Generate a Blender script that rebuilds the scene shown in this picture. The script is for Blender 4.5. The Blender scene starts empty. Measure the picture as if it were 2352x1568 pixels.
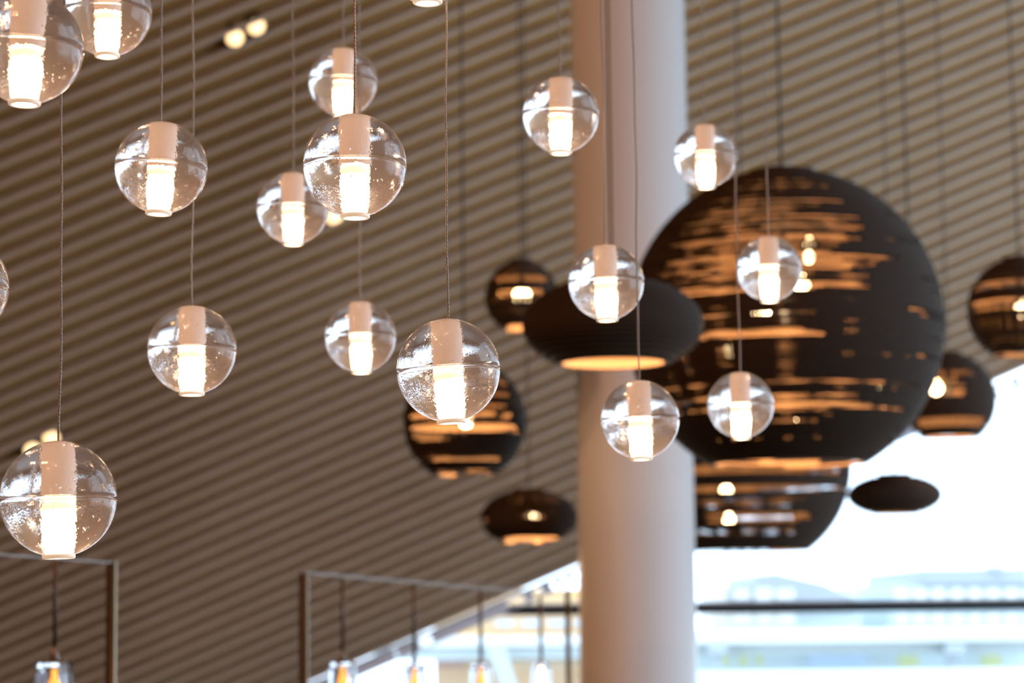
import bpy, bmesh, math, random
from mathutils import Vector, Matrix
random.seed(7)
scene = bpy.context.scene
C = bpy.data.collections.new('scene'); scene.collection.children.link(C)

# ---------------------------------------------------------------- camera
F = 5400.0                       # focal length in pixels of the 2352 px wide frame
H = 4.0                          # eye height above the floor
pit = math.atan(616 / F); roll = 0.0113
_up = Vector((-math.sin(roll) * math.cos(pit), -math.cos(roll) * math.cos(pit), math.sin(pit)))
_fw = Vector((0, 0, 1)) - _up * _up[2]; _fw.normalize()
_rt = _fw.cross(_up)
_rt = -_rt if _rt[0] < 0 else _rt
EU = Vector((_rt[0], _fw[0], _up[0])); EV = Vector((_rt[1], _fw[1], _up[1])); EF = Vector((_rt[2], _fw[2], _up[2]))
CAM = Vector((0, 0, H))
cd = bpy.data.cameras.new('camera'); cam = bpy.data.objects.new('camera', cd); C.objects.link(cam)
cd.sensor_width = 36; cd.lens = 36 * F / 2352
cam.matrix_world = Matrix(((EU[0], -EV[0], -EF[0], 0), (EU[1], -EV[1], -EF[1], 0), (EU[2], -EV[2], -EF[2], H), (0, 0, 0, 1)))
cd.clip_end = 500
cd.dof.use_dof = True; cd.dof.focus_distance = 2.28; cd.dof.aperture_fstop = 7.2
scene.camera = cam

def W(px, py, d):
    """world point seen at pixel (px, py) at optical depth d metres"""
    return CAM + (EU * ((px - 1176) / F) + EV * ((py - 784) / F) + EF) * d
def RAY(px, py):
    return EU * ((px - 1176) / F) + EV * ((py - 784) / F) + EF

# ---------------------------------------------------------------- sky, exposure
world = bpy.data.worlds.new('overcast_sky'); scene.world = world; world.use_nodes = True
bg = world.node_tree.nodes['Background']
bg.inputs[0].default_value = (0.66, 0.82, 1.0, 1); bg.inputs[1].default_value = 4.7
scene.view_settings.view_transform = 'Standard'; scene.view_settings.look = 'None'
scene.view_settings.exposure = 0.0; scene.view_settings.gamma = 1.0
try: scene.view_settings.use_curve_mapping = False
except Exception: pass

# ---------------------------------------------------------------- materials
def mat(name, col=(.5, .5, .5), rough=.6, metal=0, emit=None, es=0, trans=0, ior=1.45):
    m = bpy.data.materials.new(name); m.use_nodes = True
    b = m.node_tree.nodes['Principled BSDF']
    b.inputs['Base Color'].default_value = (*col, 1); b.inputs['Roughness'].default_value = rough
    b.inputs['Metallic'].default_value = metal; b.inputs['IOR'].default_value = ior
    b.inputs['Transmission Weight'].default_value = trans
    if emit: b.inputs['Emission Color'].default_value = (*emit, 1); b.inputs['Emission Strength'].default_value = es
    return m
def nodes(m): return m.node_tree.nodes, m.node_tree.links
def add_noise_colour(m, c1, c2, scale=(4, 4, 4), detail=3):
    n, l = nodes(m); tc = n.new('ShaderNodeTexCoord'); mp = n.new('ShaderNodeMapping'); no = n.new('ShaderNodeTexNoise'); r = n.new('ShaderNodeValToRGB')
    mp.inputs['Scale'].default_value = scale; no.inputs['Scale'].default_value = 1; no.inputs['Detail'].default_value = detail
    r.color_ramp.elements[0].position = .3; r.color_ramp.elements[1].position = .7
    r.color_ramp.elements[0].color = (*c1, 1); r.color_ramp.elements[1].color = (*c2, 1)
    l.new(tc.outputs['Object'], mp.inputs[0]); l.new(mp.outputs[0], no.inputs[0]); l.new(no.outputs[0], r.inputs[0])
    l.new(r.outputs[0], n['Principled BSDF'].inputs['Base Color'])

M = {}
M['slat'] = mat('painted_slat', (.56, .48, .39), .55); add_noise_colour(M['slat'], (.55, .43, .32), (.59, .47, .355), (3, 3, 3))
M['backing'] = mat('ceiling_backing', (.5, .33, .16), .8); add_noise_colour(M['backing'], (.52, .25, .06), (.58, .30, .08), (2, 2, 2))
M['plaster'] = mat('white_column_paint', (.62, .61, .60), .45)
M['wall'] = mat('brown_wall', (.1, .07, .05), .8); add_noise_colour(M['wall'], (.09, .065, .045), (.12, .085, .06), (1, 1, 1))
M['white_ceiling'] = mat('pale_ceiling_paint', (.55, .5, .45), .7)
M['floor'] = mat('stone_floor', (.08, .07, .06), .4); add_noise_colour(M['floor'], (.075, .068, .06), (.11, .10, .09), (1.5, 1.5, 1.5))
M['fascia'] = mat('grey_fascia', (.62, .68, .78), .5)
M['dark_metal'] = mat('dark_metal', (.015, .016, .02), .4)
M['grey_metal'] = mat('grey_metal', (.35, .32, .33), .4)

# ball glass: clear cast glass with a faint ripple, the lamp's warm haze painted in
def ball_glass():
    m = mat('clear_glass_painted_haze', (.99, .99, .99), 0, trans=1, ior=1.48)
    n, l = nodes(m); tc = n.new('ShaderNodeTexCoord')
    n1 = n.new('ShaderNodeTexNoise'); n1.inputs['Scale'].default_value = 75; n1.inputs['Detail'].default_value = 2
    n2 = n.new('ShaderNodeTexNoise'); n2.inputs['Scale'].default_value = 420; n2.inputs['Detail'].default_value = 1
    a = n.new('ShaderNodeMath'); a.operation = 'MULTIPLY_ADD'; a.inputs[1].default_value = .34
    b = n.new('ShaderNodeBump'); b.inputs['Strength'].default_value = .7; b.inputs['Distance'].default_value = .0009
    l.new(tc.outputs['Object'], n1.inputs[0]); l.new(tc.outputs['Object'], n2.inputs[0])
    l.new(n2.outputs[0], a.inputs[0]); l.new(n1.outputs[0], a.inputs[2]); l.new(a.outputs[0], b.inputs['Height'])
    l.new(b.outputs[0], n['Principled BSDF'].inputs['Normal'])
    tl = n.new('ShaderNodeBsdfTranslucent'); tl.inputs[0].default_value = (1, .78, .66, 1); mx = n.new('ShaderNodeMixShader'); mx.inputs[0].default_value = .095
    l.new(n['Principled BSDF'].outputs[0], mx.inputs[1]); l.new(tl.outputs[0], mx.inputs[2]); l.new(mx.outputs[0], n['Material Output'].inputs[0])
    return m
M['glass'] = ball_glass()
M['bore'] = mat('frosted_bore_glass', (1, 1, 1), .22, trans=1, ior=1.48)
def thin_glass(name, tint=(1, 1, 1), gloss=.07):
    m = bpy.data.materials.new(name); m.use_nodes = True; n, l = nodes(m); n.clear()
    o = n.new('ShaderNodeOutputMaterial'); t = n.new('ShaderNodeBsdfTransparent'); g = n.new('ShaderNodeBsdfGlossy'); x = n.new('ShaderNodeMixShader')
    t.inputs[0].default_value = (*tint, 1); g.inputs['Roughness'].default_value = .02; x.inputs[0].default_value = gloss
    l.new(t.outputs[0], x.inputs[1]); l.new(g.outputs[0], x.inputs[2]); l.new(x.outputs[0], o.inputs[0]); return m
M['pane'] = thin_glass('window_glass', (.97, .99, 1))
def lit_tube():
    """frosted bore of the globe around the burning lamp: brightest around the bulb, dimmer at the lamp's neck"""
    m = bpy.data.materials.new('frosted_tube_lit'); m.use_nodes = True; n, l = nodes(m); b = n['Principled BSDF']
    b.inputs['Base Color'].default_value = (.9, .8, .7, 1); b.inputs['Emission Color'].default_value = (1, .68, .42, 1)
    tc = n.new('ShaderNodeTexCoord'); sx = n.new('ShaderNodeSeparateXYZ'); mr = n.new('ShaderNodeMapRange'); cr = n.new('ShaderNodeValToRGB'); k = n.new('ShaderNodeMath')
    mr.inputs['From Min'].default_value = -.05; mr.inputs['From Max'].default_value = 0
    e = cr.color_ramp.elements; e[0].position = 0; e[0].color = (.22, .22, .22, 1); e[1].position = 1; e[1].color = (.5, .5, .5, 1)
    for p, v in ((.1, .5), (.2, 1), (.66, 1), (.8, .42), (.88, .10), (.95, .14)): q = e.new(p); q.color = (v, v, v, 1)
    k.operation = 'MULTIPLY'; k.inputs[1].default_value = 13
    l.new(tc.outputs['Object'], sx.inputs[0]); l.new(sx.outputs[2], mr.inputs[0]); l.new(mr.outputs[0], cr.inputs[0]); l.new(cr.outputs[0], k.inputs[0]); l.new(k.outputs[0], b.inputs['Emission Strength'])
    return m
M['tube'] = lit_tube()
M['bulb'] = mat('halogen_bulb_lit', (1, 1, 1), .5, emit=(1, .64, .38), es=60)
M['rim'] = mat('frosted_rim_painted_glow', (.95, .88, .8), .4, emit=(1, .66, .42), es=.55)  # emission paints the bulb's light onto the collar
M['socket'] = mat('frosted_holder_painted_glow', (.75, .66, .6), .5, emit=(1, .57, .36), es=.38)  # not a source itself: its warm emission stands in for bulb light
def cable_mat():
    m = mat('braided_steel_cable', (.42, .34, .28), .45, metal=.2)
    n, l = nodes(m); tc = n.new('ShaderNodeTexCoord'); w = n.new('ShaderNodeTexWave'); w.wave_type = 'BANDS'; w.bands_direction = 'DIAGONAL'
    w.inputs['Scale'].default_value = 160; b = n.new('ShaderNodeBump'); b.inputs['Strength'].default_value = .8; b.inputs['Distance'].default_value = .0004
    l.new(tc.outputs['Object'], w.inputs[0]); l.new(w.outputs[1], b.inputs['Height']); l.new(b.outputs[0], n['Principled BSDF'].inputs['Normal']); return m
M['cable'] = cable_mat()
M['black_cable'] = mat('dark_shade_cable', (.06, .055, .045), .6)
M['card'] = mat('dark_stained_cardboard', (.040, .024, .0155), .8)
M['card'].node_tree.nodes['Principled BSDF'].inputs['Specular IOR Level'].default_value = .15
M['card_in'] = mat('kraft_cardboard_inside', (.50, .29, .14), .8)
def flute(name, open_amt):
    m = bpy.data.materials.new(name); m.use_nodes = True; n, l = nodes(m)
    pb = n['Principled BSDF']; pb.inputs['Base Color'].default_value = (.05, .028, .014, 1); pb.inputs['Specular IOR Level'].default_value = .15; pb.inputs['Roughness'].default_value = .8
    o = n['Material Output']; t = n.new('ShaderNodeBsdfTransparent'); x = n.new('ShaderNodeMixShader')
    tc = n.new('ShaderNodeTexCoord'); g = n.new('ShaderNodeTexGradient'); g.gradient_type = 'RADIAL'
    k = n.new('ShaderNodeMath'); k.operation = 'MULTIPLY'; k.inputs[1].default_value = 260
    f = n.new('ShaderNodeMath'); f.operation = 'FRACT'; c = n.new('ShaderNodeMath'); c.operation = 'LESS_THAN'; c.inputs[1].default_value = open_amt
    l.new(tc.outputs['Object'], g.inputs[0]); l.new(g.outputs[1], k.inputs[0]); l.new(k.outputs[0], f.inputs[0]); l.new(f.outputs[0], c.inputs[0])
    l.new(c.outputs[0], x.inputs[0]); l.new(pb.outputs[0], x.inputs[1]); l.new(t.outputs[0], x.inputs[2]); l.new(x.outputs[0], o.inputs[0]); return m
M['flute_wide'] = flute('open_cardboard_flutes', .80)
M['flute_mid'] = flute('half_open_cardboard_flutes', .52)
M['flute_fine'] = flute('fine_cardboard_flutes', .17)
M['warm_bulb'] = mat('warm_bulb_lit', (1, 1, 1), .5, emit=(1, .70, .36), es=30)
M['downlight'] = mat('downlight_lens_lit', (1, .9, .7), .5, emit=(1, .66, .30), es=2.2)
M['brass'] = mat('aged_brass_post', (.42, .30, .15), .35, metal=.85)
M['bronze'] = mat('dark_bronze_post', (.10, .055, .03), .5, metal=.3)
M['copper'] = mat('copper_rail', (.22, .15, .11), .4, metal=.3)
M['cup'] = mat('faceted_cup_glass', (.97, .97, 1), .02, trans=1, ior=1.5)
M['amber'] = mat('amber_filament_bulb', (1, .5, .1), .4, emit=(1, .36, .06), es=2.0)
M['amber_bright'] = mat('bright_amber_filament_bulb', (1, .5, .1), .4, emit=(1, .55, .22), es=14)
for k, c in dict(white_wall=(.60, .60, .58), pale_wall=(.50, .57, .58), roof=(.33, .35, .37), slab=(.62, .62, .60), beam=(.45, .50, .50), shadow=(.16, .2, .22),
                 shop_glass=(.42, .50, .60), olive=(.50, .52, .26), peach=(.60, .42, .26), orange=(.62, .38, .16), rust=(.40, .24, .2), ground=(.7, .7, .7), grey=(.36, .40, .42)).items():
    M[k] = mat('outside_' + k, c, .8); add_noise_colour(M[k], tuple(v * .96 for v in c), tuple(min(1, v * 1.04) for v in c), (.3, .3, .3))

# ---------------------------------------------------------------- helpers
def link(name, me, parent=None, mats=()):
    o = bpy.data.objects.new(name, me); C.objects.link(o)
    for m in mats: me.materials.append(m)
    if parent: o.parent = parent
    return o
def from_bm(name, bm, mats, parent=None, smooth=True):
    me = bpy.data.meshes.new(name); bm.normal_update(); bm.to_mesh(me); bm.free()
    if smooth:
        for p in me.polygons: p.use_smooth = True
    return link(name, me, parent, mats if isinstance(mats, (list, tuple)) else [mats])
def empty(name, loc, label=None, cat=None, group=None):
    o = bpy.data.objects.new(name, None); C.objects.link(o); o.location = loc; o.empty_display_size = .05
    tag(o, label, cat, group); return o
def tag(o, label=None, cat=None, group=None, kind=None):
    if label: o['label'] = label
    if cat: o['category'] = cat
    if group: o['group'] = group
    if kind: o['kind'] = kind
    return o
def box_bm(bm, cx, cy, cz, sx, sy, sz):
    vs = [bm.verts.new((cx + a * sx / 2, cy + b * sy / 2, cz + c * sz / 2)) for a in (-1, 1) for b in (-1, 1) for c in (-1, 1)]
    for f in ((0, 1, 3, 2), (4, 6, 7, 5), (0, 4, 5, 1), (2, 3, 7, 6), (0, 2, 6, 4), (1, 5, 7, 3)): bm.faces.new([vs[i] for i in f])
def prism(bm, o, ax, ay, az):
    """box with corner o and edge vectors ax ay az"""
    vs = [bm.verts.new(o + ax * a + ay * b + az * c) for a in (0, 1) for b in (0, 1) for c in (0, 1)]
    fs = [bm.faces.new([vs[i] for i in f]) for f in ((0, 1, 3, 2), (4, 6, 7, 5), (0, 4, 5, 1), (2, 3, 7, 6), (0, 2, 6, 4), (1, 5, 7, 3))]
    return fs
def lathe(bm, prof, seg=48, closed=False, mi=None, cap0=False, cap1=False):
    """revolve (r, z) points about z"""
    rings = []
    for r, z in prof:
        if r < 1e-7: rings.append([bm.verts.new((0, 0, z))])
        else: rings.append([bm.verts.new((r * math.cos(2 * math.pi * k / seg), r * math.sin(2 * math.pi * k / seg), z)) for k in range(seg)])
    n = len(rings); pairs = [(i, i + 1) for i in range(n - 1)] + ([(n - 1, 0)] if closed else [])
    for idx, (i, j) in enumerate(pairs):
        a, b = rings[i], rings[j]
        for k in range(seg):
            k2 = (k + 1) % seg
            if len(a) == 1 and len(b) == 1: continue
            if len(a) == 1: f = bm.faces.new((a[0], b[k2], b[k]))
            elif len(b) == 1: f = bm.faces.new((a[k], a[k2], b[0]))
            else: f = bm.faces.new((a[k], a[k2], b[k2], b[k]))
            if mi: f.material_index = mi[idx]
    return rings
def tube_path(bm, pts, r, seg=10):
    rings = []
    for p in pts: rings.append([bm.verts.new((p[0] + r * math.cos(2 * math.pi * k / seg), p[1] + r * math.sin(2 * math.pi * k / seg), p[2])) for k in range(seg)])
    for a, b in zip(rings, rings[1:]):
        for k in range(seg): bm.faces.new((a[k], a[(k + 1) % seg], b[(k + 1) % seg], b[k]))
    bm.faces.new(rings[0][::-1]); bm.faces.new(rings[-1])

# ---------------------------------------------------------------- ceiling plane (slopes down and away to the gable window)
N = Vector((-0.28004624, 0.75535445, 0.59246414)); N.normalize()       # points away from the room
SD = Vector((0.9200025, 0.0349139, 0.39035421)); SD = (SD - N * SD.dot(N)).normalized()   # slats run this way
MD = N.cross(SD).normalized()
if MD.z > 0: MD = -MD                                                   # down the slope, away from the camera
K = 10.0
def on_plane(px, py, off=0.0):
    r = RAY(px, py); return CAM + r * ((K + off) / r.dot(N))
def plane_z(x, y): return H + (K - N.x * x - N.y * y) / N.z
g = (EU * 12.12774 + EV * 28.16523) * (F / 1000) / (math.sqrt((.06471 * F / 1000) ** 2 + (.113208 * F / 1000) ** 2 + 1) * K)
g = g - N * g.dot(N)
PER = 1.0 / g.length
EA, EB = on_plane(830, 1530), on_plane(2352, 868)                        # lower edge of the ceiling
ED = (EB - EA).normalized()
def edge_at(px):                                                         # point of the edge seen in column px
    lo, hi = -14.0, 8.0
    for _ in range(50):
        mid = (lo + hi) / 2; v = EA + ED * mid - CAM
        if 1176 + F * v.dot(EU) / v.dot(EF) < px: lo = mid
        else: hi = mid
    return EA + ED * lo
FLAT = H + 9.0                                                           # flat ceiling over the pendants
phase_pt = on_plane(500, 166)
bm = bmesh.new()
o0 = phase_pt - SD * 16
mlow = (EA - phase_pt).dot(MD)
top = -9.0
# backing board
b0 = phase_pt - SD * 16 + N * (.42 * PER)
for f in prism(bm, b0 + MD * top, SD * 30, MD * (mlow - top - .018), N * .02): f.material_index = 1
k = int(top / PER)
while True:
    c = k * PER
    e = mlow - c
    if e < .5 * PER - 0.6: break
    if c > mlow + 0.5: break
    # stop the last blades at the gable edge
    w = .20 * PER
    st = o0 + MD * (c - w / 2) - N * (.35 * PER)
    L = 30.0
    if c > mlow - .12 * PER: break
    for f in prism(bm, st, SD * L, MD * w, N * (.78 * PER)): f.material_index = 0
    k += 1
ceil = from_bm('ceiling', bm, [M['slat'], M['backing']], smooth=False)
tag(ceil, 'sloping ceiling of long parallel grey slats over a brown backing', 'ceiling', kind='structure')
bm = bmesh.new(); box_bm(bm, -1, 0, FLAT + .1, 20, 17, .2)
o = from_bm('ceiling', bm, M['white_ceiling'], smooth=False); tag(o, 'flat pale upper ceiling over the pendants', 'ceiling', kind='structure')

# ---------------------------------------------------------------- room shell
XL, XR, YB = -9.0, 6.5, -8.0
bm = bmesh.new(); box_bm(bm, -1, 5, -.1, 24, 34, .2)
tag(from_bm('floor', bm, M['floor'], smooth=False), 'brown stone floor', 'floor', kind='structure')
bm = bmesh.new(); box_bm(bm, XL - .1, 3.5, 6.5, .2, 23, 13.2)
tag(from_bm('wall_left', bm, M['wall'], smooth=False), 'brown wall on the left', 'wall', kind='structure')
bm = bmesh.new(); box_bm(bm, -1.2, YB - .1, 6.5, 16, .2, 13.2)
tag(from_bm('wall_back', bm, M['wall'], smooth=False), 'brown wall behind the camera', 'wall', kind='structure')
bm = bmesh.new()
box_bm(bm, XR + .1, 3.0, 1.3, .25, 22, 3.4); box_bm(bm, XR + .1, 3.0, 11.4, .25, 22, 3.4)
box_bm(bm, XR + .1, -3.6, 5.5, .25, 8.8, 10.5)
for y in (4.7, 8.8, 13.2): box_bm(bm, XR + .1, y, 5.5, .25, .5, 10.5)
tag(from_bm('wall_right', bm, M['wall'], smooth=False), 'wall of tall windows on the right', 'wall', kind='structure')
for i, y in enumerate((2.65, 6.75, 11.0)):
    bm = bmesh.new(); box_bm(bm, XR + .1, y, 5.3, .012, 3.6 if i < 2 else 3.9, 8.8)
    tag(from_bm('window_%d' % (i + 2), bm, M['pane'], smooth=False), 'tall clear window in the right wall', 'window', kind='structure')

# gable window wall under the ceiling edge
ph = Vector((ED.x, ED.y, 0)).normalized(); pn = Vector((-ph.y, ph.x, 0))
win = empty('window_1', EA, 'large clear gable window under the sloping ceiling', 'window'); win['kind'] = 'structure'
bm = bmesh.new()
a, b = EA - ED * 11.0, EA + ED * 8.5
dn = Vector((0, 0, -1)); lo_z = .02
if a.z < .1: a = EA - ED * ((EA.z - .1) / ED.z)
vs = [Vector((a.x, a.y, lo_z)), Vector((b.x, b.y, lo_z)), b + dn * .02, a + dn * .02]
f0 = [bm.verts.new(v - EA) for v in vs]; f1 = [bm.verts.new(v - EA + pn * .012) for v in vs]
bm.faces.new(f0); bm.faces.new(f1[::-1])
for i in range(4): bm.faces.new((f0[i], f1[i], f1[(i + 1) % 4], f0[(i + 1) % 4]))
from_bm('pane', bm, M['pane'], win, smooth=False)
def on_wall(px, py):                                                      # pixel -> point of the window plane
    r = RAY(px, py); return CAM + r * ((EA - CAM).dot(pn) / r.dot(pn))
tz = on_wall(1700, 1396).z
x0 = EA + ED * ((tz - EA.z) / ED.z + .02)                                 # where the transom meets the ceiling edge
bm = bmesh.new(); prism(bm, Vector((x0.x, x0.y, tz - .028)) - pn * .04 - EA, ph * 9.5, pn * .07, Vector((0, 0, .05)))
tr = from_bm('transom', bm, M['dark_metal'], win, smooth=False); tr['label'] = 'thin black horizontal transom bar'
bm = bmesh.new(); prism(bm, Vector((x0.x, x0.y, tz + .022)) - pn * .02 - EA, ph * 9.5, pn * .05, Vector((0, 0, .014)))
tr = from_bm('transom_lip', bm, M['grey_metal'], win, smooth=False); tr['label'] = 'grey lip along the top of the bar'

bm = bmesh.new(); wl = Vector((-9.0, 0, 0)); 
pa = EA + ph * ((-9.0 - EA.x) / ph.x); prism(bm, Vector((pa.x, pa.y, 0)) - pn * .1, ph * 15.6, pn * .09, Vector((0, 0, 1.2)))
tag(from_bm('wall_front', bm, M['wall'], smooth=False), 'low brown wall under the gable window', 'wall', kind='structure')
# fascia strip along the ceiling edge, with clear slots that let the sky through
bm = bmesh.new()
gaps = [(905, 912), (962, 990), (1163, 1200), (1223, 1240), (1264, 1276), (1288, 1300), (1312, 1329), (1950, 1986), (2285, 2322), (2335, 2380)]
xs = [300] + [v for gq in gaps for v in gq] + [2700]
dnp = (Vector((0, 0, -1)) - ED * Vector((0, 0, -1)).dot(ED)).normalized()
for i in range(0, len(xs), 2):
    p, q = edge_at(xs[i]), edge_at(xs[i + 1])
    prism(bm, p - pn * .05 + dnp * -.026, q - p, dnp * .067, pn * .03)
p, q = edge_at(300), edge_at(2700)
prism(bm, p - pn * .05 + dnp * -.030, q - p, dnp * .022, pn * .04)
prism(bm, p - pn * .05 + dnp * .041, q - p, dnp * .006, pn * .03)
tag(from_bm('trim_1', bm, M['fascia'], smooth=False), 'slotted grey fascia strip along the lower edge of the ceiling', 'fascia', kind='structure')

# ---------------------------------------------------------------- column
cc = W(1463, 1300, 9.2); rcol = .228
bm = bmesh.new(); top_z = min(FLAT, plane_z(cc.x, cc.y) - .25)
lathe(bm, [(0, 0), (rcol * 1.25, 0), (rcol * 1.25, .12), (rcol, .16), (rcol, top_z), (0, top_z)], 96)
col = from_bm('column', bm, M['plaster']); col.location = (cc.x, cc.y, 0)
tag(col, 'tall round white column rising between the glass globes and the window', 'column')

# ---------------------------------------------------------------- glass globe pendants
R = .05
def globe_bm():
    bm = bmesh.new(); hb = -.962 * R
    outer = []
    a0 = math.asin(.285)
    n1 = 26
    ag = math.radians(88.2)
    for i in range(n1 + 1):
        t = a0 + (ag - a0) * i / n1; outer.append((R * math.sin(t), -R * math.cos(t)))
    outer += [(R * .985, -R * .024), (R * .955, -R * .014), (R * .91, -R * .005), (R * .91, R * .005), (R * .955, R * .014), (R * .985, R * .024)]
    for i in range(n1 + 1):
        t = ag + (math.radians(2.5) - ag) * i / n1; outer.append((R * math.sin(t), R * math.cos(t)))
    lathe(bm, [(0, hb)] + outer + [(0, R * .999)], 72)
    bmesh.ops.remove_doubles(bm, verts=bm.verts, dist=1e-6)
    bmesh.ops.recalc_face_normals(bm, faces=bm.faces)
    # tiny air bubbles
    rnd = random.Random(3)
    for _ in range(110):
        while True:
            v = Vector((rnd.uniform(-1, 1), rnd.uniform(-1, 1), rnd.uniform(-1, .45)))
            rr = math.hypot(v.x, v.y)
            if v.length < .93 and rr > .3 and abs(v.z) > .08: break
        s = rnd.choice((.005, .007, .009, .014)) * R * 1.1
        geo = bmesh.ops.create_icosphere(bm, subdivisions=2, radius=s, matrix=Matrix.Translation(v * R))
        fs = {f for vv in geo['verts'] for f in vv.link_faces}
        bmesh.ops.reverse_faces(bm, faces=list(fs))
    return bm
def ring_profile(): return [(.20 * R, -.935 * R), (.255 * R, -.935 * R), (.283 * R, -.955 * R), (.285 * R, -1.015 * R), (.265 * R, -1.035 * R), (.22 * R, -1.035 * R), (.20 * R, -1.02 * R)]
protos = {}
def proto(name, fn, mats):
    bm = fn(); me = bpy.data.meshes.new(name); bm.normal_update(); bm.to_mesh(me); bm.free()
    for p in me.polygons: p.use_smooth = True
    for m in mats: me.materials.append(m)
    protos[name] = me
proto('glass_globe', globe_bm, [M['glass'], M['bore']])
def _rim(): b = bmesh.new(); lathe(b, ring_profile(), 48, closed=True); bmesh.ops.recalc_face_normals(b, faces=b.faces); return b
def wavy(b, amp):
    from mathutils import noise
    for v in b.verts:
        q = 1 + amp * noise.noise(v.co * 900); v.co.x *= q; v.co.y *= q
    return b
def _tube():
    b = bmesh.new(); pr = [(0, .002), (.2, .002)] + [(.2, -.005 - .93 * i / 40) for i in range(41)] + [(.2, -1.0), (.17, -1.0), (.16, -.97), (0, -.97)]
    lathe(b, [(r_ * R, z_ * R) for r_, z_ in pr], 64); return wavy(b, .035)
def _bulb():
    b = bmesh.new(); pr = [(0, -1.03), (.08, -1.028), (.14, -1.01), (.15, -.972), (0, -.972)]
    lathe(b, [(r_ * R, z_ * R) for r_, z_ in pr], 32); return b
def _sock():
    b = bmesh.new(); pr = [(0, .004), (.205, .004)] + [(.205, .01 + .8 * i / 36) for i in range(37)] + [(.19, .84), (.1, .86), (.05, .90), (0, .90)]
    lathe(b, [(r_ * R, z_ * R) for r_, z_ in pr], 64); return wavy(b, .035)
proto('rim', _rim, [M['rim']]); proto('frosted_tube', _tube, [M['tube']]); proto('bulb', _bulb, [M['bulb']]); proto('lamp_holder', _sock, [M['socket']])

globes = [  # px, py, radius px, tilt about view axis (deg), label
 (61, 110, 130, 1.5, 'big bright glass globe cut by the upper left corner of the picture'),
 (247, 29, 101, 0, 'glass globe cut by the top edge, right of the upper left corner globe'),
 (370, 385, 106, 3, 'glass globe hanging beside a longer cable that passes behind its right edge'),
 (788, 188, 79, 1, 'small glass globe hanging just above and behind a larger globe'),
 (815, 380, 119, 0, 'large sharp glass globe overlapping two smaller globes behind it'),
 (673, 478, 83, 0, 'small glass globe partly hidden behind the left side of a large globe'),
 (441, 803, 102, 0, 'glass globe at mid left on a long cable, speckled top half'),
 (828, 773, 82, -1, 'small glass globe directly left of the sharpest, most textured globe'),
 (1030, 850, 119, -3, 'sharp textured glass globe in front of a brown round cardboard shade'),
 (1288, 264, 88, 1, 'glass globe hanging against the upper left edge of the white column'),
 (1392, 648, 87, -1, 'glass globe in front of the flattened dark shade at the column'),
 (1620, 358, 73, 0, 'small glass globe at the top left rim of the giant round shade'),
 (1766, 617, 75, 0, 'small blurred glass globe in front of the glowing middle of the giant shade'),
 (1470, 963, 90, -1, 'glass globe hanging below the flattened shade, over the column edge'),
 (1701, 930, 76, 0, 'small glass globe low in front of the giant round shade'),
 (134, 1145, 133, -1, 'largest glass globe, low at the left edge over a brass post'),
 (-101, 658, 120, 2, 'glass globe whose right rim just shows at the left edge'),
 (981, -113, 120, 0, 'glass globe at the top edge, only its glowing rim in view'),
]
rnd = random.Random(11)
for i, (px, py, rp, tilt, lab) in enumerate(globes):
    k_ = {0: .965, 15: 1.05}.get(i, 1.0)
    d = F * R * k_ / rp; p = W(px, py, d)
    t = empty('globe_pendant', p, lab, 'pendant lamp', 'clear glass globe pendants')
    rz = rnd.uniform(0, 6.28)
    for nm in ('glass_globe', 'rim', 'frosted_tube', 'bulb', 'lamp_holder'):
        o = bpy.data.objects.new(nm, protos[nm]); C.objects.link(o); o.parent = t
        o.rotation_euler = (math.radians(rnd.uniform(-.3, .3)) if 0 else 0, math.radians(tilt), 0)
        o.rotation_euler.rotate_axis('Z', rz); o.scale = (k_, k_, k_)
    L = FLAT - p.z
    bm = bmesh.new(); pts = []; z = R * .93 * k_; ph1, ph2 = rnd.uniform(0, 6), rnd.uniform(0, 6)
    while z < L:
        wv = .0007 * (1 if z > .1 else z / .1)
        pts.append((wv * math.sin(z * 17 + ph1) + wv * .7 * math.sin(z * 41 + ph2), wv * math.cos(z * 21 + ph2), z)); z += .02 if z < 1.2 else .5
    pts.append((0, 0, L)); tube_path(bm, pts, .00105, 10)
    from_bm('cable', bm, M['cable'], t)

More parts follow.
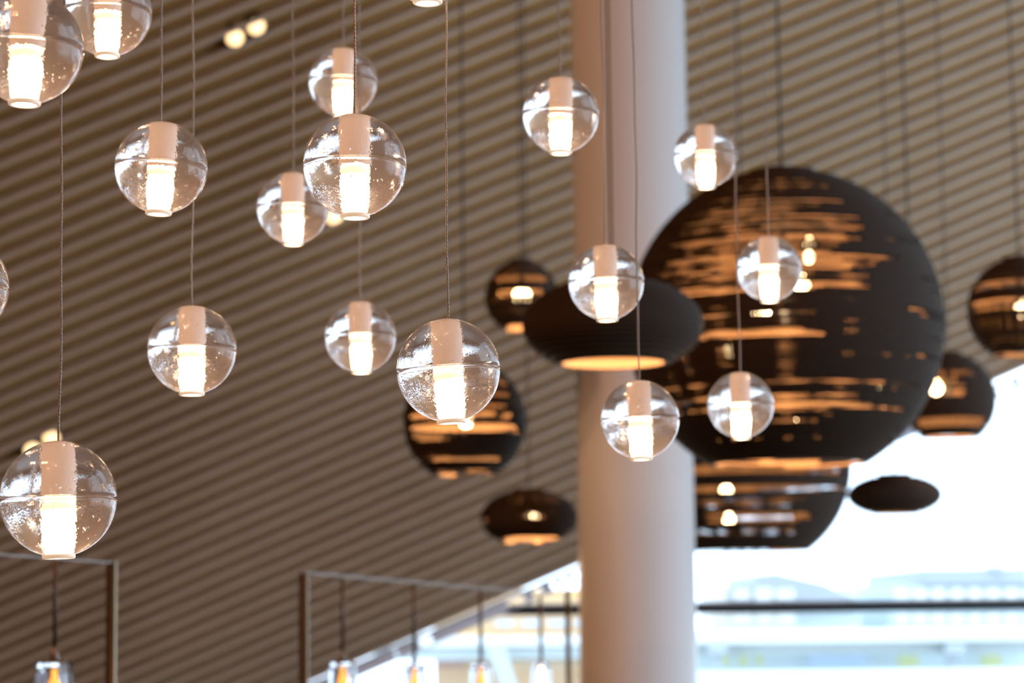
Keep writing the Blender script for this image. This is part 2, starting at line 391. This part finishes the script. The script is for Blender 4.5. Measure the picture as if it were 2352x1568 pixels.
# ---------------------------------------------------------------- layered cardboard shades
def shade(px, py, rp, d, semi, cut, name, label, bulbs, style, cable_px=None, pat=None, seed=1, layer=.0125, energy=14):
    """semi = height / width of the ellipsoid; cut = fraction of the half height where the open bottom starts"""
    Rw = rp * d / F; Hh = Rw * semi; p = W(px, py, d)
    t = empty(name, p, label, 'pendant lamp', 'layered cardboard pendant shades')
    rnd = random.Random(seed); seg = 96
    zb, zt = -Hh * cut, Hh * .985
    n = max(10, int((zt - zb) / layer)); h = (zt - zb) / n; th = .024 if Rw > .2 else .016
    view = math.atan2(-p.y, -p.x)                       # azimuth that faces the viewer's side of the room
    bm = bmesh.new()
    def rad(z): return Rw * math.sqrt(max(.0016, 1 - (z / Hh) ** 2))
    for i in range(n):
        z0 = zb + i * h; z1 = z0 + h; zm = (z0 + z1) / 2
        ro = rad(zm); ri = max(ro - th, .02 if i < n - 1 else .004)
        # open arcs of this layer
        arcs = []
        for _ in range(rnd.choice((1, 2, 2))): 
            a = rnd.uniform(-math.pi, math.pi); arcs.append((a, rnd.uniform(.35, .9), rnd.choice((3, 4, 4))))
        f = (zm - zb) / (zt - zb)
        if style == 'solid': arcs = []
        if pat:
            arcs = [(a, w_, m_) for a, w_, m_ in arcs if abs((a + math.pi) % (2 * math.pi) - math.pi) > 1.6]
            for (f0, f1, a0, a1, m_) in pat:
                if f0 <= f < f1:
                    ja, jb = a0 + rnd.uniform(-.18, .25), a1 + rnd.uniform(-.3, .15)
                    arcs.append(((ja + jb) / 2, (jb - ja) / 2, m_ if rnd.random() < .7 else max(2, m_ - 1)))
        quad = []
        for s in range(seg):
            an = 2 * math.pi * s / seg
            c, sn = math.cos(an), math.sin(an)
            quad.append([bm.verts.new((ro * c, ro * sn, z0)), bm.verts.new((ro * c, ro * sn, z1)), bm.verts.new((ri * c, ri * sn, z1)), bm.verts.new((ri * c, ri * sn, z0))])
        for s in range(seg):
            q0, q1 = quad[s], quad[(s + 1) % seg]
            rel = (2 * math.pi * (s + .5) / seg - view + math.pi) % (2 * math.pi) - math.pi
            mi = 0
            for a, w_, m_ in arcs:
                dd = (rel - a + math.pi) % (2 * math.pi) - math.pi
                if abs(dd) < w_: mi = m_
            fo = bm.faces.new((q0[0], q1[0], q1[1], q0[1])); fo.material_index = mi
            fi = bm.faces.new((q0[2], q1[2], q1[3], q0[3])); fi.material_index = mi if mi else 1
            ft = bm.faces.new((q0[1], q1[1], q1[2], q0[2])); ft.material_index = 0
            fb = bm.faces.new((q0[3], q1[3], q1[0], q0[0])); fb.material_index = 1
    # top plate
    zc = zt; rt_ = rad(zt - h / 2)
    vs0 = [bm.verts.new((rt_ * math.cos(2 * math.pi * s / 48), rt_ * math.sin(2 * math.pi * s / 48), zc)) for s in range(48)]
    vs1 = [bm.verts.new((v.co.x, v.co.y, zc + .006)) for v in vs0]
    bm.faces.new(vs0[::-1]); bm.faces.new(vs1)
    for s in range(48): bm.faces.new((vs0[s], vs0[(s + 1) % 48], vs1[(s + 1) % 48], vs1[s]))
    from_bm('shade', bm, [M['card'], M['card_in'], M['flute_fine'], M['flute_mid'], M['flute_wide']], t, smooth=False)
    for (bx, by, br) in bulbs:
        q = W(bx, by, d); off = q - p
        bm = bmesh.new(); r = br * d / F
        lathe(bm, [(0, -r), (r * .6, -r * .8), (r, -r * .1), (r * .85, r * .6), (r * .4, r * 1.1), (r * .35, r * 1.7), (0, r * 1.7)], 24)
        o = from_bm('bulb', bm, M['warm_bulb'], t); o.location = off
    # lamp stem down from the top plate
    bm = bmesh.new(); lathe(bm, [(0, 0), (.012, 0), (.012, zt - .0), (0, zt)], 16)
    from_bm('stem', bm, M['black_cable'], t)
    ld = bpy.data.lights.new('lamp_glow', 'POINT'); ld.energy = energy; ld.color = (1, .70, .42); ld.shadow_soft_size = .03; ld.energy = energy * .38
    lo = bpy.data.objects.new('lamp_glow', ld); C.objects.link(lo); lo.parent = t; lo.location = (0, 0, -.04)
    # cable
    ztop = min(FLAT, plane_z(p.x, p.y) - .3 * PER * 0 - .05) - p.z
    bm = bmesh.new(); tube_path(bm, [(0, 0, zt), (0, 0, ztop)], .0042 if Rw > .3 else .0034, 10)
    from_bm('cable', bm, M['black_cable'], t)
    return t
W_, Mi, Fi = 4, 3, 2
A_pat = []   # fraction of height, relative azimuth range (negative = left of centre), material: built band by band
_r = random.Random(21); f = .06
while f < .93:
    hgt_ = _r.choice((.009, .013, .018)) if f > .5 and f < .6 else _r.choice((.008, .011))
    if f > .53: lo_, hi_, mm = _r.uniform(-1.15, -.55), _r.uniform(.15, .85), _r.choice((4, 4, 3, 4, 3))
    elif f > .40: lo_, hi_, mm = _r.uniform(-1.1, -.3), _r.uniform(.0, .9), _r.choice((3, 3, 2, 4))
    else: lo_, hi_, mm = _r.uniform(-1.25, -.6), _r.uniform(.2, 1.1), _r.choice((2, 2, 2, 3))
    if f > .86: lo_, hi_, mm = lo_ * .8, hi_ * .6, max(2, mm - 1)
    A_pat.append((f, f + hgt_, lo_, hi_, mm))
    f += hgt_ + (_r.choice((.002, .005, .010)) if f > .5 else _r.choice((.010, .014, .020)))
for (bx, by) in ((1860, 565), (1858, 592), (1842, 655), (1748, 708), (1678, 803), (1828, 958)):   # wide slits in front of the bulbs
    fb_ = (.87 + (750 - by) / 362) / 1.855; az = math.asin((bx - 1803) / 362)
    A_pat.append((fb_ - .009, fb_ + .011, az - .5, az + .5, 4))
shade(1803, 750, 362, 7.3, 1.0, .87, 'cardboard_pendant', 'giant round layered dark cardboard shade glowing through its slits', [(1860, 565, 12), (1858, 592, 12), (1842, 655, 16), (1748, 708, 24), (1678, 803, 16), (1828, 958, 7), (2020, 893, 6)], 'open', pat=A_pat, seed=2, energy=90, layer=.0078)
shade(1407, 748, 208, 6.3, .52, .80, 'cardboard_pendant', 'flattened dark cardboard shade with amber underside, overlapping the column', [(1400, 742, 10)], 'solid', seed=3, energy=10)
shade(1198, 683, 84, 9.0, 1.0, .88, 'cardboard_pendant', 'small round cardboard shade with one bright slot, behind the flattened shade', [(1199, 684, 21)], 'open', pat=[(0, .05, -1, 1, W_), (.16, .28, -1.2, .4, Fi), (.36, .42, -1.2, 1.2, Fi), (.43, .53, -.9, .9, W_), (.66, .76, -1.2, 1.2, Mi), (.80, .86, -1.0, .9, Fi)], seed=4, layer=.011, energy=5)
shade(1067, 968, 141, 7.7, 1.0, .87, 'cardboard_pendant', 'round banded cardboard shade partly hidden behind the sharp textured globe', [(1070, 966, 16)], 'open', pat=[(0, .05, -1.2, 1.2, W_), (.10, .18, -1.2, 1.1, Mi), (.27, .33, -1.3, -.1, Mi), (.36, .41, -1.3, 1.3, W_), (.44, .52, -1.3, 1.0, W_), (.56, .60, -1, 1, Mi), (.64, .71, -1.2, 1.2, Mi), (.76, .82, -1.1, 1.2, W_)], seed=5, energy=13)
shade(1215, 1190, 112, 9.6, .58, .84, 'cardboard_pendant', 'flattened brown cardboard shade hanging low left of the column', [(1228, 1188, 9)], 'open', pat=[(0, .10, -1.1, 1.1, W_), (.45, .56, -.3, .5, Mi), (.76, .88, -.6, 1.2, Fi)], seed=6, layer=.009, energy=11)
shade(2343, 713, 120, 8.2, 1.0, .92, 'cardboard_pendant', 'round banded cardboard shade cut by the right edge', [(2346, 713, 16)], 'open', pat=[(0, .04, -1.1, 1.1, W_), (.10, .17, -1, 1, Fi), (.26, .36, -1.2, 1.2, Fi), (.45, .55, -1.3, 1.2, W_), (.66, .74, -1.3, 1.2, W_), (.78, .82, -1.0, 1, Fi)], seed=7, energy=7)
shade(2180, 918, 107, 10.4, 1.0, .80, 'cardboard_pendant', 'round cardboard shade peeking out behind the right side of the giant shade', [(2150, 892, 15)], 'open', pat=[(.12, .2, -1.2, 1.2, Mi), (.44, .64, -1.0, .3, W_), (.68, .76, -1.0, .9, Mi)], seed=8, energy=8)
shade(2055, 1137, 108, 10.6, .43, .92, 'cardboard_pendant', 'small flattened black cardboard shade silhouetted against the white window', [(2040, 1137, 7)], 'solid', seed=9, layer=.009, energy=1.2)
shade(1715, 1069, 238, 10.3, 1.0, .82, 'cardboard_pendant', 'large banded cardboard shade below and behind the giant one', [(1668, 1128, 13), (1674, 1194, 12)], 'open', pat=[(.08, .11, -1.2, .7, W_), (.14, .18, -.4, .9, W_), (.22, .26, -1.2, .6, Mi), (.30, .33, -1.2, 1.1, W_), (.38, .43, -1.2, 1.2, W_), (.5, .54, -1, 1, Mi), (.6, .63, -1, 1, Mi)], seed=10, energy=14)
# second cable over the flattened black shade's place, running down behind the giant shade
q0 = W(2086, 560, 9.4)
bm = bmesh.new(); tube_path(bm, [(0, 0, 0), (0, 0, min(FLAT, plane_z(q0.x, q0.y) - .05) - q0.z)], .0045, 10)
o = from_bm('suspension_cable', bm, M['black_cable']); o.location = q0
tag(o, 'dark cable running down behind the giant round shade, right of its centre', 'cable')
# ---------------------------------------------------------------- ceiling downlights
def downlight(px, py, label, off=-.30, spot=0):
    p = on_plane(px, py, off * PER)
    t = empty('ceiling_downlight', p, label, 'downlight', 'recessed ceiling downlights')
    q = N.to_track_quat('Z', 'Y').to_matrix().to_4x4(); t.matrix_world = Matrix.Translation(p) @ q
    bm = bmesh.new(); lathe(bm, [(.041, -.004), (.049, -.004), (.051, .0), (.051, .07), (0, .07), (0, .066), (.041, .066)], 32, closed=False)
    from_bm('housing', bm, M['bronze'], t)
    bm = bmesh.new(); lathe(bm, [(0, -.002), (.02, -.0015), (.041, .002), (.041, .01), (0, .01)], 32)
    from_bm('lens', bm, M['downlight'], t)
    if spot:
        ld = bpy.data.lights.new('spot', 'SPOT'); ld.energy = spot; ld.color = (1, .66, .4); ld.spot_size = math.radians(120); ld.spot_blend = .8; ld.shadow_soft_size = .04
        lo = bpy.data.objects.new('spot', ld); C.objects.link(lo); lo.parent = t
        lo.matrix_world = Matrix.Translation(p - N * .03); 
downlight(540, 87, 'left lens of the twin downlights high on the slatted ceiling')
downlight(589, 61, 'right lens of the twin downlights high on the slatted ceiling')
downlight(75, 1032, 'left lens of the twin downlights behind the largest low globe')
downlight(118, 1006, 'right lens of the twin downlights behind the largest low globe')
downlight(768, 498, 'ceiling downlight glowing between the large globe and the small one behind it')

for (x, y, lb) in ((-6.5, 1.5, 'by the left wall, level with the pendants'), (-4.5, 3.6, 'nearest the top of the slatted slope'), (-3.4, .2, 'left of the camera'), (-6.5, -3, 'in the far back left corner'), (-2.5, -3.5, 'behind the camera')):  # unseen downlights, added to warm the slats and the column
    t = empty('ceiling_downlight', (x, y, FLAT), 'added round warm fill downlight in the flat upper ceiling, ' + lb, 'downlight', 'added fill downlights of the upper ceiling')
    bm = bmesh.new(); lathe(bm, [(.15, -.01), (.18, -.01), (.18, .0), (.15, .02), (0, .02)], 32); from_bm('housing', bm, M['bronze'], t)
    bm = bmesh.new(); lathe(bm, [(0, -.02), (.1, -.015), (.15, -.005), (0, -.003)], 32); from_bm('lens', bm, M['downlight'], t)
    ld = bpy.data.lights.new('spot', 'SPOT'); ld.energy = 560; ld.color = (1, .45, .19); ld.spot_size = math.radians(165); ld.spot_blend = .6; ld.shadow_soft_size = .14
    lo = bpy.data.objects.new('spot', ld); C.objects.link(lo); lo.parent = t; lo.location = (0, 0, -.18)
# ---------------------------------------------------------------- display frames with faceted glass cup lamps
def frame(posts, rail, label):
    base = W(*posts[0][:3]); t = empty('display_frame', (base.x, base.y, 0), label, 'frame', 'slim frames of hanging cup lamps'); t0 = Vector((base.x, base.y, 0))
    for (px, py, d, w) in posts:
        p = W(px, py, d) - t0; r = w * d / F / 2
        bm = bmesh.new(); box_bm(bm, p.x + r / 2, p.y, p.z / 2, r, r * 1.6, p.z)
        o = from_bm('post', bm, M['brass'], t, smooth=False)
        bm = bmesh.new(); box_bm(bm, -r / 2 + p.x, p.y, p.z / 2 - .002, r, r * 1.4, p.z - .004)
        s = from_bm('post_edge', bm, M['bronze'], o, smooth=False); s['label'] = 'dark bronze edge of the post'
    a, b = W(*rail[0]) - t0, W(*rail[1]) - t0
    v = b - a; sd = Vector((v.y, -v.x, 0)).normalized()
    bm = bmesh.new(); prism(bm, a - sd * .003 - Vector((0, 0, .003)), v, sd * .006, Vector((0, 0, .0025)))
    from_bm('rail', bm, M['copper'], t, smooth=False)
frame([(697, 1312, 5.5, 21), (1303, 1352, 7.7, 12)], [(690, 1312, 5.5), (1303, 1366, 7.7)], 'slim brass frame standing in front of the lower window, left of the column')
frame([(256, 1287, 4.7, 22), (-420, 1262, 3.6, 24)], [(-420, 1240, 3.6), (262, 1290, 4.7)], 'slim brass frame below the largest globe at the left edge')
def cup(px, py_top, py_cup, d, wpx, label, bright=False):
    top_ = W(px, py_top, d); c = W(px + (py_cup - py_top) * -.003, py_cup, d); r = wpx / 2 * d / F
    t = empty('cup_pendant', (top_.x, top_.y, c.z), label, 'pendant lamp', 'faceted glass cup pendants')
    bm = bmesh.new(); hgt = r * 2.7
    pr = [(0, 0), (r * .8, 0), (r * .95, -r * .08), (r * 1.0, -r * .5), (r * 1.08, -hgt), (r * .94, -hgt), (r * .84, -r * .6), (r * .76, -r * .34), (0, -r * .30)]
    lathe(bm, pr, 12); bmesh.ops.recalc_face_normals(bm, faces=bm.faces); from_bm('glass_cup', bm, M['cup'], t, smooth=False)
    bm = bmesh.new(); lathe(bm, [(0, 0), (r * .22, 0), (r * .26, r * .25), (r * .1, r * .8), (0, r * .8)], 20); from_bm('cap', bm, M['copper'], t)
    bm = bmesh.new(); lathe(bm, [(0, -r * 2.4), (r * .3, -r * 2.3), (r * .40, -r * 1.8), (r * .30, -r * 1.2), (r * .16, -r * .8), (r * .14, -r * .33), (0, -r * .33)], 24)
    from_bm('bulb', bm, M['amber_bright'] if bright else M['amber'], t)
    bm = bmesh.new(); tube_path(bm, [(0, 0, r * .7), (0, 0, top_.z - c.z - .006)], .0045 * (d / 5) ** .5, 10); from_bm('rod', bm, M['bronze'], t)
cup(128, 1278, 1518, 4.35, 86, 'cup lamp at the left edge, hanging below the largest globe')
cup(787, 1324, 1518, 5.75, 62, 'first cup lamp right of the brass post, against the ceiling')
cup(951, 1338, 1524, 6.3, 52, 'second cup lamp from the brass post, at the ceiling edge')
cup(1103, 1351, 1522, 6.9, 48, 'third cup lamp from the brass post, in front of the window')
cup(1241, 1362, 1522, 7.4, 44, 'brightest cup lamp, nearest the column', True)

# ---------------------------------------------------------------- outside the window
bm = bmesh.new(); box_bm(bm, 0, 60, -2.6, 160, 90, .2)
tag(from_bm('ground', bm, M['ground'], smooth=False), 'pale pavement outside', 'ground', kind='structure')
def slab_px(bm, x0, y0, x1, y1, d, th, mi=0):
    """front face spans the pixel rectangle at depth d; th metres deep"""
    a = W(x0, y1, d); b = W(x1, y1, d); tz_ = W((x0 + x1) / 2, y0, d).z; bz = W((x0 + x1) / 2, y1, d).z
    fs = prism(bm, Vector((a.x, a.y, bz)), Vector((b.x - a.x, 0, 0)), Vector((0, th, 0)), Vector((0, 0, tz_ - bz)))
    for f in fs: f.material_index = mi
def bpart(name, rects, d, th, m, parent):
    bm = bmesh.new()
    for r in rects: slab_px(bm, *r, d, th)
    o = from_bm(name, bm, m, parent, smooth=False); return o
def ext(name, label): return empty(name, (0, 0, 0), label, 'building', 'washed-out buildings outside')
# right: low terrace building with columns
b1 = ext('terrace_building', 'pale low terrace building with columns below the black bar')
bpart('floor_slab', [(1590, 1452, 2480, 1474)], 38, 6, M['slab'], b1)
bpart('beam', [(1590, 1475, 2480, 1500)], 38.3, 5, M['beam'], b1)
for cx in (1650, 2196):
    bm = bmesh.new(); slab_px(bm, cx - 22, 1476, cx + 22, 1502, 37.9, .3); slab_px(bm, cx - 11, 1502, cx + 11, 1640, 37.9, .3)
    from_bm('column_support', bm, M['grey'], b1, smooth=False)
bpart('back_wall', [(1590, 1500, 2480, 1545)], 42, .3, M['pale_wall'], b1)
bpart('shop_window', [(1862, 1503, 1992, 1540)], 41.5, .2, M['shop_glass'], b1)
for r in ((1662, 1505, 1676, 1530), (1700, 1502, 1718, 1530), (1738, 1502, 1752, 1530), (2066, 1505, 2110, 1532), (2258, 1504, 2302, 1532)):
    bpart('olive_opening', [r], 41.4, .2, M['olive'], b1)  # openings in a plain yellow-green colour
bpart('apron', [(1590, 1545, 2480, 1700)], 36, 2, M['slab'], b1)
# right: two upper buildings
b2 = ext('gabled_house', 'pale gabled house outside, just right of the column')
bpart('wall', [(1675, 1345, 1832, 1740)], 48, 7, M['white_wall'], b2)
bpart('low_wall', [(1832, 1372, 1985, 1740)], 48, 7, M['pale_wall'], b2)
bm = bmesh.new()
pts = [(1675, 1348), (1740, 1345), (1740, 1318), (1782, 1314), (1895, 1340), (1985, 1384), (1985, 1390), (1675, 1390)]
fr = [bm.verts.new(W(x, y, 47.8)) for x, y in pts]; bk = [bm.verts.new(v.co + Vector((0, 7, 0))) for v in fr]
bm.faces.new(fr); bm.faces.new(bk[::-1])
for i in range(len(fr)): bm.faces.new((fr[i], bk[i], bk[(i + 1) % len(fr)], fr[(i + 1) % len(fr)]))
from_bm('roof', bm, M['roof'], b2, smooth=False)
for r in ((1685, 1354, 1722, 1376), (1735, 1350, 1775, 1378), (1782, 1352, 1825, 1376), (1685, 1412, 1728, 1432), (1738, 1412, 1776, 1432), (1784, 1412, 1826, 1432)):
    bpart('window', [r], 47.7, .1, M['white_wall'], b2)
bpart('railing', [(1680, 1438, 1832, 1449)], 47.5, .1, M['beam'], b2)
b3 = ext('long_house', 'pale long house outside with a row of windows, toward the right edge')
bpart('wall', [(2050, 1338, 2480, 1740)], 50, 8, M['pale_wall'], b3)
bpart('roof', [(2120, 1304, 2480, 1340)], 49.8, 8, M['roof'], b3)
bpart('chimney', [(2285, 1298, 2305, 1312)], 49.6, 1, M['grey'], b3)
for x in range(2056, 2420, 42):
    bpart('window', [(x, 1350, x + 33, 1376)], 49.7, .1, M['slab'], b3); bpart('window', [(x, 1410, x + 33, 1434)], 49.7, .1, M['slab'], b3)
bpart('railing', [(2052, 1438, 2480, 1450)], 49.5, .1, M['beam'], b3)
# left: warm coloured building
b4 = ext('orange_building', 'orange and white building outside, left of the column')
bpart('wall', [(1000, 1352, 1520, 1740)], 44.5, 8, M['peach'], b4)
bpart('upper_band', [(1225, 1352, 1520, 1374)], 43.8, .2, M['orange'], b4)
bpart('lower_band', [(1000, 1446, 1520, 1459)], 43.8, .2, M['orange'], b4)
bpart('floor_slab', [(860, 1460, 1500, 1484)], 43, 6, M['slab'], b4)
bpart('beam', [(860, 1486, 1500, 1514)], 43.2, 5, M['beam'], b4)
for x in range(1140, 1480, 60): bpart('window', [(x, 1424, x + 40, 1438)], 43.7, .1, M['shop_glass'], b4)
bpart('shop_front', [(1000, 1516, 1062, 1532)], 44, 2, M['rust'], b4)
bpart('shop_front', [(1164, 1516, 1400, 1540)], 44, 2, M['peach'], b4)
bm = bmesh.new()
q = [W(1118, 1486, 42.5), W(1160, 1486, 42.5), W(1195, 1600, 42.5), W(1160, 1600, 42.5)]
fr = [bm.verts.new(v) for v in q]; bk = [bm.verts.new(v + Vector((0, .3, 0))) for v in q]
bm.faces.new(fr); bm.faces.new(bk[::-1])
for i in range(4): bm.faces.new((fr[i], bk[i], bk[(i + 1) % 4], fr[(i + 1) % 4]))
from_bm('brace', bm, M['beam'], b4, smooth=False)
